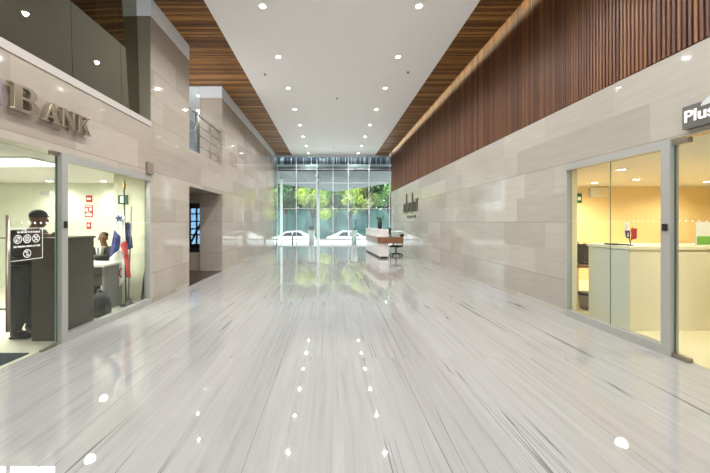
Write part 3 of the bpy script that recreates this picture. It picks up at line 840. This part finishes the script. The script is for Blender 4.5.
# ------------------------------------------------------------------ people
def hand(nodes, edges, wrist, tip_dir, up, key, s=1.):
    d = Vector(tip_dir).normalized(); u = Vector(up).normalized(); side = d.cross(u)
    w = Vector(nodes[wrist][0]); pk = key+'palm'
    nodes[pk] = (tuple(w+d*.05*s), (.030*s, .018*s)); edges.append((wrist, pk))
    for i, (off, l) in enumerate(((-.027, .062), (-.009, .072), (.009, .068), (.027, .052))):
        a, b, c = (key+'f%d%s' % (i, q) for q in 'abc')
        nodes[a] = (tuple(w+d*.085*s+side*off*s), .0095*s)
        nodes[b] = (tuple(w+d*(.085+l*.55)*s+side*off*1.1*s-u*.006*s), .0088*s)
        nodes[c] = (tuple(w+d*(.085+l)*s+side*off*1.1*s-u*.022*s), .0075*s)
        edges += [(pk, a), (a, b), (b, c)]
    a, b = key+'ta', key+'tb'
    nodes[a] = (tuple(w+d*.045*s-side*.042*s), .0105*s); nodes[b] = (tuple(w+d*.08*s-side*.058*s-u*.01*s), .009*s)
    edges += [(pk, a), (a, b)]

def head(b, c, face, s=1., tilt=0.):
    """skull, jaw, nose, ears; face = unit direction in XY"""
    f = Vector((face[0], face[1], 0)).normalized(); r = Vector((f.y, -f.x, 0))
    rot = Matrix((r, f, Vector((0, 0, 1)))).transposed().to_4x4()
    c = Vector(c)
    b.ball(c+Vector((0, 0, .022*s)), (.075*s, .093*s, .095*s), 20, rot)
    b.ball(c+f*.018*s+Vector((0, 0, -.05*s)), (.056*s, .068*s, .065*s), 16, rot)
    b.ball(c+f*.096*s+Vector((0, 0, -.018*s)), (.013*s, .016*s, .022*s), 10, rot)
    b.ball(c+f*.075*s+Vector((0, 0, -.055*s)), (.024*s, .014*s, .008*s), 10, rot)
    for sx in (-1, 1):
        b.ball(c+r*sx*.076*s+Vector((0, 0, -.008*s)), (.010*s, .022*s, .032*s), 10, rot)
        b.ball(c+f*.076*s+r*sx*.03*s+Vector((0, 0, .006*s)), (.014*s, .012*s, .009*s), 8, rot)
    return f, r, rot

def join_body(me, b, name, w, m):
    """skin mesh + head into one mesh"""
    b.bm.from_mesh(me)
    for f in b.bm.faces: f.smooth = True; f.material_index = 0
    b.mats = [m]
    return b.build(name, m)

# standing guard, leaning over the counter, seen from his side (faces +X)
gx, gy = -4.02, 4.22
nodes = {
 'pel': ((gx, gy, .90), .125), 'wst': ((gx+.005, gy, 1.05), (.115, .13)), 'chs': ((gx+.04, gy, 1.24), (.13, .15)), 'nck0': ((gx+.10, gy, 1.375), .07), 'nck': ((gx+.14, gy, 1.44), .052), 'hd': ((gx+.165, gy, 1.52), .06)}
edges = [('pel', 'wst'), ('wst', 'chs'), ('chs', 'nck0'), ('nck0', 'nck'), ('nck', 'hd')]
for s, k in ((-1, 'r'), (1, 'l')):
    nodes[k+'hip'] = ((gx+.0, gy+s*.09, .84), .095); nodes[k+'kn'] = ((gx+.02, gy+s*.10, .48), .066); nodes[k+'an'] = ((gx-.02, gy+s*.10, .10), .043); nodes[k+'toe'] = ((gx+.12, gy+s*.11, .045), .036)
    nodes[k+'sh'] = ((gx+.05, gy+s*.18, 1.33), .066); nodes[k+'el'] = ((gx+.10, gy+s*.23, 1.11), .05); nodes[k+'fa'] = ((gx+.20, gy+s*.19, 1.24), .04); nodes[k+'wr'] = ((gx+.30, gy+s*.14, 1.345), .03)
    edges += [('pel', k+'hip'), (k+'hip', k+'kn'), (k+'kn', k+'an'), (k+'an', k+'toe'), ('chs', k+'sh'), (k+'sh', k+'el'), (k+'el', k+'fa'), (k+'fa', k+'wr')]
    hand(nodes, edges, k+'wr', (1, -s*.3, 0), (0, 0, 1), k)
me = skin(nodes, edges, 'pel')
b = MB(); hc = Vector((gx+.165, gy+.01, 1.535)); f, r, rot = head(b, hc, (.55, 1))
body = join_body(me, b, 'person', None, M['skin'])
tag(body, 'person in black uniform and cap leaning on the dark brown counter behind the glass door', 'person')
def clothing(keys, grow, name, m, root, par, extra=None, link_to=None):
    nd = {k: (nodes[k][0], tuple(a+grow for a in (nodes[k][1] if isinstance(nodes[k][1], tuple) else (nodes[k][1],)*2))) for k in keys}
    if extra: nd.update(extra)
    ed = [(a, c) for a, c in edges if a in nd and c in nd] + ([(link_to, k) for k in extra] if extra else [])
    return part_mesh(name, skin(nd, ed, root), m, par)
clothing(['pel', 'rhip', 'lhip', 'wst', 'chs', 'nck0', 'rsh', 'rel', 'rfa', 'rwr', 'lsh', 'lel', 'lfa', 'lwr'], .03, 'uniform_jacket', M['uniform'], 'chs', body)
clothing(['wst', 'pel', 'rhip', 'rkn', 'ran', 'lhip', 'lkn', 'lan'], .03, 'trousers', M['trousers'], 'pel', body)
for s in (-1, 1):
    b = MB(); b.ball((gx+.05, gy+s*.105, .055), (.145, .055, .05), 14); b.ball((gx-.02, gy+s*.1, .09), (.07, .052, .07), 12); b.box(gx-.075, gx+.17, gy+s*.105-.045, gy+s*.105+.045, .004, .03, .01)
    b.build('shoe', M['black'], body)
b = MB(); b.ball(hc+Vector((0, 0, .05)), (.081, .098, .082), 18, rot)
b.grid(lambda u, v: hc+f*(.06+.055*v)+r*((u-.5)*.15*(1-.35*v))+Vector((0, 0, .052-.02*v)), 6, 4)
cap = b.build('cap', M['suit'], body)
# belt and holster
b = MB(); b.lathe((0, 0, 0), [(1., -.045), (1.02, -.04), (1.02, .04), (1., .045)], 28)
bmesh.ops.transform(b.bm, matrix=Matrix.Translation((gx+.008, gy, 1.0)) @ Matrix.Diagonal((.150, .158, 1, 1)), verts=b.bm.verts)
b.build('belt', M['black'], body)
MB().box(gx-.06, gx+.08, gy-.17, gy-.135, .80, .95, .01).build('holster', M['black'], body)

# seated man in a suit (faces the camera)
sx_, sy_ = -4.50, 6.42
office_chair((sx_, sy_+.02, 0.004), 180, 'dark office chair under the seated man in a suit', back_h=.95, seat_h=.44)
nodes = {'pel': ((sx_, sy_-.02, .555), .12), 'wst': ((sx_, sy_-.0, .68), (.125, .11)), 'chs': ((sx_, sy_-.03, .86), (.15, .12)), 'nck0': ((sx_, sy_-.04, .99), .07), 'nck': ((sx_, sy_-.05, 1.06), .052), 'hd': ((sx_, sy_-.06, 1.13), .06)}
edges = [('pel', 'wst'), ('wst', 'chs'), ('chs', 'nck0'), ('nck0', 'nck'), ('nck', 'hd')]
for s, k in ((-1, 'r'), (1, 'l')):
    nodes[k+'hip'] = ((sx_+s*.1, sy_-.08, .53), .09); nodes[k+'kn'] = ((sx_+s*.13, sy_-.44, .52), .066); nodes[k+'an'] = ((sx_+s*.13, sy_-.42, .10), .043); nodes[k+'toe'] = ((sx_+s*.14, sy_-.56, .05), .036)
    nodes[k+'sh'] = ((sx_+s*.185, sy_-.03, .94), .065); nodes[k+'el'] = ((sx_+s*.245, sy_-.22, .80), .05); nodes[k+'wr'] = ((sx_+s*.11, sy_-.50, .835), .03)
    edges += [('pel', k+'hip'), (k+'hip', k+'kn'), (k+'kn', k+'an'), (k+'an', k+'toe'), ('chs', k+'sh'), (k+'sh', k+'el'), (k+'el', k+'wr')]
    hand(nodes, edges, k+'wr', (-s*.4, -1, 0), (0, 0, 1), k)
me = skin(nodes, edges, 'pel')
b = MB(); hc = Vector((sx_, sy_-.07, 1.175)); f, r, rot = head(b, hc, (.5, -1))
body = join_body(me, b, 'person', None, M['skin'])
tag(body, 'person in dark suit, white shirt and tie seated behind the pale bank desk', 'person')
clothing(['pel', 'wst', 'chs', 'nck0', 'rsh', 'rel', 'rwr', 'lsh', 'lel', 'lwr'], .018, 'suit_jacket', M['suit'], 'chs', body)
clothing(['pel', 'rhip', 'rkn', 'ran', 'lhip', 'lkn', 'lan'], .016, 'trousers', M['suit'], 'pel', body)
yv = sy_-.03-.145
MB().prism([(sx_-.062, 1.02), (sx_+.062, 1.02), (sx_+.012, .74), (sx_-.012, .74)], yv-.03, yv+.08, 'y').build('shirt', M['shirt'], body)
MB().prism([(sx_-.016, 1.005), (sx_+.016, 1.005), (sx_+.024, .79), (sx_, .75), (sx_-.024, .79)], yv-.038, yv-.028, 'y').build('tie', M['tie'], body)
b = MB(); b.ball(hc+Vector((0, .022, .062)), (.078, .088, .066), 18, rot); b.build('hair', M['hair'], body)
for s in (-1, 1): MB().ball((sx_+s*.135, sy_-.48, .05), (.05, .13, .045), 12).build('shoe', M['black'], body)

# ------------------------------------------------------------------ the right office's inside
t = thing('office_counter', (6., 4.75, 0), 'long cream office counter behind the right glass', 'counter')
MB().box(4.13, 9.0, 4.40, 5.08, .004, 1.12).build('body', M['counter_white'], t)
MB().box(4.105, 4.13, 4.40, 5.08, .004, 1.12).build('side_panel', M['counter_side'], t)
MB().box(4.09, 9.0, 4.37, 5.1, 1.12, 1.165, .004).build('counter_top', M['counter_white'], t)
t = thing('flag_holder', (4.24, 4.52, 1.165), 'small desk holder with tiny flags on the office counter', 'flag holder')
MB().lathe((4.24, 4.52, 1.165), [(.035, 0), (.035, .012), (.008, .02)], 16).build('base', M['black'], t)
MB().tube([(4.24, 4.52, 1.175), (4.205, 4.52, 1.49)], .004, 6).tube([(4.24, 4.52, 1.175), (4.275, 4.52, 1.43)], .004, 6).build('pole', M['black'], t)
b = MB(); b.use(M['cloth_white']); drape(b, 4.145, 4.215, 1.49, 1.34, 1.28, 4.515, .8, .012, M['cloth_white']); drape(b, 4.155, 4.225, 1.38, 1.29, 1.26, 4.507, .8, .01, M['navy'])
o = b.build('flag', None, t); s = o.modifiers.new('s', 'SOLIDIFY'); s.thickness = .003
b = MB(); drape(b, 4.235, 4.325, 1.41, 1.24, 1.27, 4.51, .8, .012, M['flag_red']); o = b.build('flag', None, t); s = o.modifiers.new('s', 'SOLIDIFY'); s.thickness = .003
o = MB().box(3.98+.13, 4.30, 4.60, 4.80, 1.165, 1.185, .004).build('desk_pad', M['black']); tag(o, 'thin black pad lying on the office counter by the tiny flags', 'pad')
t = thing('counter_display', (5.28, 4.5, 1.165), 'white upright display card with a green field on the office counter', 'display card')
MB().box(5.15, 5.55, 4.46, 4.58, 1.165, 1.18, .003).build('base', M['decal'], t)
MB().box(5.15, 5.55, 4.50, 4.515, 1.18, 1.50).build('card', M['decal'], t)
MB().box(5.16, 5.4, 4.494, 4.50, 1.185, 1.30).build('print', M['lime'], t)
t = thing('side_desk', (4.9, 6.0, 0), 'wooden side desk seen between the office pier and the counter', 'desk')
MB().box(4.35, 5.6, 5.62, 6.4, .69, .73, .004).build('desk_top', M['wood_desk'], t)
for x in (4.38, 5.52): MB().box(x, x+.05, 5.70, 6.35, .004, .69).build('leg_panel', M['office_wall'], t)
t = thing('desk_screen', (4.62, 5.85, .73), 'black screen standing on the wooden side desk of the office', 'monitor')
MB().box(4.44, 4.92, 5.84, 5.87, .76, 1.10, .01).build('screen', M['black'], t)
MB().box(4.60, 4.76, 5.78, 5.94, .73, .765, .004).build('base', M['black'], t)
t = thing('potted_plant', (4.72, 6.12, .73), 'small green pot plant behind the black office screen', 'plant')
MB().lathe((4.72, 6.12, .73), [(.05, 0), (.07, .14), (.06, .14)], 16).build('pot', M['grey'], t)
b = MB(); rnd = random.Random(5)
for k in range(40):
    a, e, l = rnd.uniform(0, 6.28), rnd.uniform(.5, 1.4), rnd.uniform(.16, .34); q = Vector((4.72, 6.12, .86)); d = Vector((math.cos(a)*math.cos(e), math.sin(a)*math.cos(e), math.sin(e))); sd = Vector((-math.sin(a), math.cos(a), 0))*.022
    b.quad(q, q+d*l*.6+sd, q+d*l, q+d*l*.6-sd)
b.build('leaves', M['leaf_dark'], t, recalc=False)
t = thing('waste_bin', (4.40, 5.52, 0), 'grey round waste bin under the office side desk', 'bin')
MB().lathe((4.42, 5.50, .004), [(.10, 0), (.125, .27), (.118, .27), (.095, .02)], 24).build('bin_body', M['grey'], t)
MB().lathe((4.42, 5.50, .25), [(.123, 0), (.13, .0), (.13, .045), (.118, .045)], 24).build('rim', M['black'], t)
t, x0, x1, z0, z1 = wall_sign('exit_sign', 576, 581, 193.5, 203, M['green'], 'green and white exit sign on the ochre office wall', 8.3, d=.03)
MB().box(x0+.02, x1-.03, 8.264, 8.27, z0+.07, z1-.09).build('print', M['decal'], t)
t, x0, x1, z0, z1 = wall_sign('emergency_light', 588.5, 606, 188.5, 197, M['white'], 'pale rectangular lamp box high on the ochre office wall', 8.3, cat='light', d=.08)
MB().box(x0+.05, x0+.15, 8.21, 8.22, z0+.04, z1-.04).build('lens', M['decal'], t); MB().box(x0+.2, x1-.04, 8.21, 8.22, z0+.04, z1-.04).build('lens', M['office_cream'], t)
WARM = (1., .90, .68)
for i, (x, y, lab) in enumerate(((6.2, 7.5, 'added to brighten the rear wall on the left'), (8.6, 7.3, 'added to brighten the rear wall on the right'), (5.1, 5.6, 'nearest the pier'), (6.6, 6.9, 'farther in towards the rear wall'), (5.0, 3.4, 'over the glass door'), (7.4, 4.2, 'over the long counter'), (4.9, 7.4, 'added to brighten the rear corner'))):  # the lamps along the rear wall are added to brighten it
    tt = copy_tree(proto, Vector((x, y, 2.42))); tag(tt, 'round downlight in the office ceiling, '+lab, 'ceiling light', 'downlights in the office ceiling')
    lamp_light(x, y, 2.38, 125, WARM, R(165), .08, .8)

# ------------------------------------------------------------------ outdoors
o = MB().box(-60, 60, YE+.4, 27., -.2, -.01).build('ground', M['concrete']); struct(o)
o = MB().box(-60, 60, 27., 90, -.9, -.75).box(-60, 60, 26.9, 27., -.9, -.05).build('ground_street', M['asphalt']); struct(o)
o = MB().box(-8, 8, 26.6, 26.75, -.01, .10).build('kerb', M['grey']); struct(o)
# canopy
cu = MB()
top = [(-3.7, 19.95, 4.95), (4.3, 19.95, 4.95), (4.3, 21.9, 4.30), (.35, 24.4, 3.92), (-3.7, 22.1, 4.28)]
V0 = [cu.bm.verts.new(p) for p in top]; V1 = [cu.bm.verts.new((p[0], p[1], p[2]-.12)) for p in top]
apx = 2
for tri in ((0, 1, 2), (0, 2, 3), (0, 3, 4)):
    cu.bm.faces.new([V0[i] for i in tri]); cu.bm.faces.new([V1[i] for i in tri][::-1])
for i in range(5): cu.bm.faces.new((V0[i], V0[(i+1) % 5], V1[(i+1) % 5], V1[i]))
o = cu.build('canopy', M['canopy']); struct(o)
o = MB().box(-3.7, 4.3, 19.97, 20.12, 4.70, 4.93).build('canopy_beam', mat('dark_beam', (44, 48, 52), .5)); struct(o)
b = MB(); rnd = random.Random(11); x = -3.7
while x < 4.3:
    wd = rnd.uniform(.03, .07); b.use(rnd.choice((M['alu_pale'], M['canopy'], M['navy_metal'])))
    b.box(x, x+wd*.7, 20.3, 20.42, 5.16, 5.50+rnd.uniform(0, .3)); x += wd*.7+rnd.uniform(.03, .07)
b.use(M['alu_pale']).box(-3.7, 4.3, 20.28, 20.5, 5.02, 5.16)
b.use(M['navy_metal']).box(-3.7, 4.3, 20.46, 20.5, 5.16, 6.0)
o = b.build('louvre_screen'); struct(o)
for px, lab in ((281.5, 'white slender post outside the glass at its left end'), (318.5, 'white slender post outside the glass near its middle')):
    y = 21.4; x = px2x(px, y)
    o = MB().box(x-.075, x+.075, y-.075, y+.075, -.01, 4.36 if px < 300 else 4.42, .01).build('column', M['white_metal']); tag(o, lab, 'post', 'canopy posts')
# planters
pl = None
for px, lab in ((311.5, 'tall white planter with a bushy plant outside the glass, left of the entrance'), (354, 'tall white planter outside the glass, right of the entrance')):
    y = 20.35; x = px2x(px, y)
    t = thing('planter', (x, y, -.01), lab, 'planter', 'white planters at the entrance')
    b = MB(); b.lathe((x, y, -.01), [(.16, 0), (.21, 1.0), (.19, 1.0), (.18, .9)], 24); b.build('pot', M['pot_white'], t)
    b = MB(); rnd = random.Random(int(px))
    for k in range(120 if px < 330 else 50):
        a, e, l = rnd.uniform(0, 6.28), rnd.uniform(.1, 1.5), rnd.uniform(.2, .55 if px < 330 else .24); q = Vector((x, y, .9)); d = Vector((math.cos(a)*math.cos(e), math.sin(a)*math.cos(e), math.sin(e))); sd = Vector((-math.sin(a), math.cos(a), 0))*.03
        b.quad(q+d*.05, q+d*l*.6+sd, q+d*l, q+d*l*.6-sd)
    b.build('foliage', M['leaf_dark'], t, recalc=False)
o = MB().cyl((px2x(292.5, 20.6), 20.6, -.01), (px2x(292.5, 20.6), 20.6, .66), .06, .06).ball((px2x(292.5, 20.6), 20.6, .66), .06, 12).build('bollard', M['grey']); tag(o, 'dark grey bollard outside the glass, left of the left planter', 'bollard')
# hoarding
t = thing('hoarding', (0, 36., -.75), 'long teal hoarding wall across the street below the trees', 'fence')
MB().box(-14, 14, 36., 36.12, -.75, 2.85).build('panel', M['teal'], t)
for k in range(15): MB().box(-14+2*k-.05, -14+2*k+.05, 35.94, 36.0, -.75, 2.85).build('post', M['teal'], t)
# trees
def tree(x, y, r, h, zc, ml, lab, seed, n=2600, ls=.20):
    t = thing('leafy_tree', (x, y, -.75), lab, 'tree', 'trees behind the hoarding'); rnd = random.Random(seed)
    b = MB(); b.tube([(x, y, -.75), (x+.1, y, zc*.45), (x-.05, y, zc)], .10, 8, True, [.11, .08, .04])
    lobes = []
    for k in range(22 if r > 3 else 9):
        a = rnd.uniform(0, 6.28); rr = r*rnd.uniform(.3, .75)
        lobes.append((Vector((x+rr*math.cos(a), y+rr*.8*math.sin(a), zc+(rnd.uniform(-.5, .55) if r < 3 else k/21-.4)*h)), r*rnd.uniform(.35, .55)))
    for c, _ in lobes: b.tube([(x, y, zc*.5), ((x+c.x)/2, (y+c.y)/2, (zc*.6+c.z)/2), tuple(c)], .04, 5, True, [.07, .045, .02])
    b.build('trunk', M['trunk'], t)
    vs, fs = [], []
    for k in range(n):
        c, lr = rnd.choice(lobes)
        d = Vector((rnd.gauss(0, 1), rnd.gauss(0, 1), rnd.gauss(0, 1))).normalized(); p = c+d*lr*rnd.uniform(.55, 1.0)
        u = Vector((rnd.gauss(0, 1), rnd.gauss(0, 1), rnd.gauss(0, 1))).normalized(); v = (d+u*.3).cross(u).normalized()
        s = ls*rnd.uniform(.6, 1.3); i = len(vs); p = p-W[t]
        vs += [p-u*s*.5, p+v*s*.28+Vector((0, 0, .02)), p+u*s*.5, p-v*s*.28+Vector((0, 0, .02))]; fs.append((i, i+1, i+2, i+3))
    me = bpy.data.meshes.new('crown'); me.from_pydata(vs, [], fs); me.materials.append(M[ml]); link('crown', me, t)
for a in ((-4.6, 33.6, 1.9, 3.4, 4.6, 'leaf_deep', 'deep green tree at the left end of the glass wall', 1, 3600),
          (-1.75, 33.0, 1.75, 3.2, 3.7, 'leaf_lime', 'bright lime green tree hanging over the hoarding, left of the middle', 2, 3800),
          (.55, 34.2, 1.4, 3.2, 4.2, 'leaf_mid', 'mid green tree near the middle of the hoarding', 3, 2800),
          (2.1, 32.8, 1.3, 3.0, 3.6, 'leaf_lime', 'yellow green tree hanging low right of the middle of the hoarding', 4, 2800),
          (4.0, 34.4, 1.4, 2.6, 4.6, 'leaf_pink', 'pale olive tree with dry leaves right of the yellow green tree', 5, 2800),
          (6.2, 33.4, 1.6, 3.0, 4.5, 'leaf_mid', 'mid green tree at the right end of the glass wall', 6, 3200),
          (9.3, 34.5, 2.0, 3.4, 4.8, 'leaf_deep', 'deep green tree beyond the right end of the glass wall', 7, 2400),
          (-8.2, 34.5, 2.0, 3.4, 4.8, 'leaf_mid', 'mid green tree beyond the left end of the glass wall', 8, 2400),
          (-7.2, 40.5, 3.4, 5.6, 4.7, 'leaf_deep', 'tall deep green tree behind the left end of the hoarding', 11, 6500, .55),
          (-1.4, 40.5, 3.4, 5.6, 4.7, 'leaf_deep', 'tall deep green tree behind the hoarding and the lime green one', 9, 6500, .55),
          (4.4, 40.5, 3.4, 5.6, 4.7, 'leaf_deep', 'tall deep green tree behind the hoarding and the pale olive one', 10, 6500, .55),
          (1.6, 44.5, 3.4, 5.6, 4.7, 'leaf_deep', 'deep green tree deepest behind the hoarding near its middle', 13, 6500, .55),
          (10.2, 40.5, 3.4, 5.6, 4.7, 'leaf_deep', 'tall deep green tree behind the right end of the hoarding', 12, 6500, .55)): tree(*a)
# cars
def car(x, y, lab, flip=1):
    t = thing('car', (x, y, -.75), lab, 'car', 'white cars on the street'); z = -.75
    prof = [(-2.1, .32), (-2.12, .62), (-1.95, .82), (-1.2, .92), (-.55, 1.38), (.65, 1.44), (1.35, 1.02), (1.95, .92), (2.1, .70), (2.12, .34)]
    b = MB(); b.prism([(x+flip*a, z+h) for a, h in prof], y-.82, y+.82, 'y')
    bmesh.ops.bevel(b.bm, geom=b.bm.edges[:], offset=.05, segments=2, affect='EDGES'); b.build('car_body', M['car_white'], t)
    for sy in (-1, 1):
        b = MB(); yy = y+sy*.83
        b.prism([(x+flip*a, z+h) for a, h in ((-1.0, .98), (-.5, 1.32), (.0, 1.36), (.0, .98))], yy-.012, yy+.012, 'y')
        b.prism([(x+flip*a, z+h) for a, h in ((.08, .98), (.08, 1.36), (.6, 1.37), (1.12, 1.0))], yy-.012, yy+.012, 'y'); b.build('side_window', M['car_glass'], t)
        for wx in (-1.3, 1.35):
            wl = MB().lathe((x+flip*wx, y+sy*.76, z+.32), [(.32, -.1), (.32, .1)], 20, 'y').build('wheel', M['tyre'], t)
            MB().lathe((x+flip*wx, y+sy*.87, z+.32), [(.19, -.012), (.17, .012)], 16, 'y').build('hubcap', M['alu_pale'], wl)
    return t
car(px2x(293, 29.5), 29.5, 'white car outside on the left, behind the bollard')
car(px2x(349, 29.5), 29.5, 'white car outside on the right, behind the right planter', -1)

# ------------------------------------------------------------------ light
wd = bpy.data.worlds.new('World'); SC.world = wd; wd.use_nodes = True
bg = wd.node_tree.nodes['Background']; bg.inputs[0].default_value = (.86, .94, 1., 1); bg.inputs[1].default_value = 4.2
S = bpy.data.lights.new('sun', 'SUN'); S.energy = 8.; S.angle = R(2.); S.color = (1., .97, .9)
s = bpy.data.objects.new('sun', S); COL.objects.link(s); s.rotation_euler = (R(38), 0, R(-12))

# ------------------------------------------------------------------ camera
cam = bpy.data.cameras.new('camera'); co = bpy.data.objects.new('camera', cam); COL.objects.link(co)
co.location = (0, 0, 1.5); co.rotation_euler = (R(90), 0, 0)
cam.sensor_width = 36.; cam.lens = FX/710.*36.
cam.shift_x = (355.-330.)/710.; cam.shift_y = -(236.5-222.)/710.
cam.clip_start = .05; cam.clip_end = 300.
SC.camera = co
vs_ = SC.view_settings
vs_.view_transform = 'Standard'; vs_.look = 'None'; vs_.gamma = 1.; vs_.exposure = .06; vs_.use_curve_mapping = False
SC.cycles.caustics_reflective = False; SC.cycles.caustics_refractive = False
SC.cycles.sample_clamp_indirect = 6.
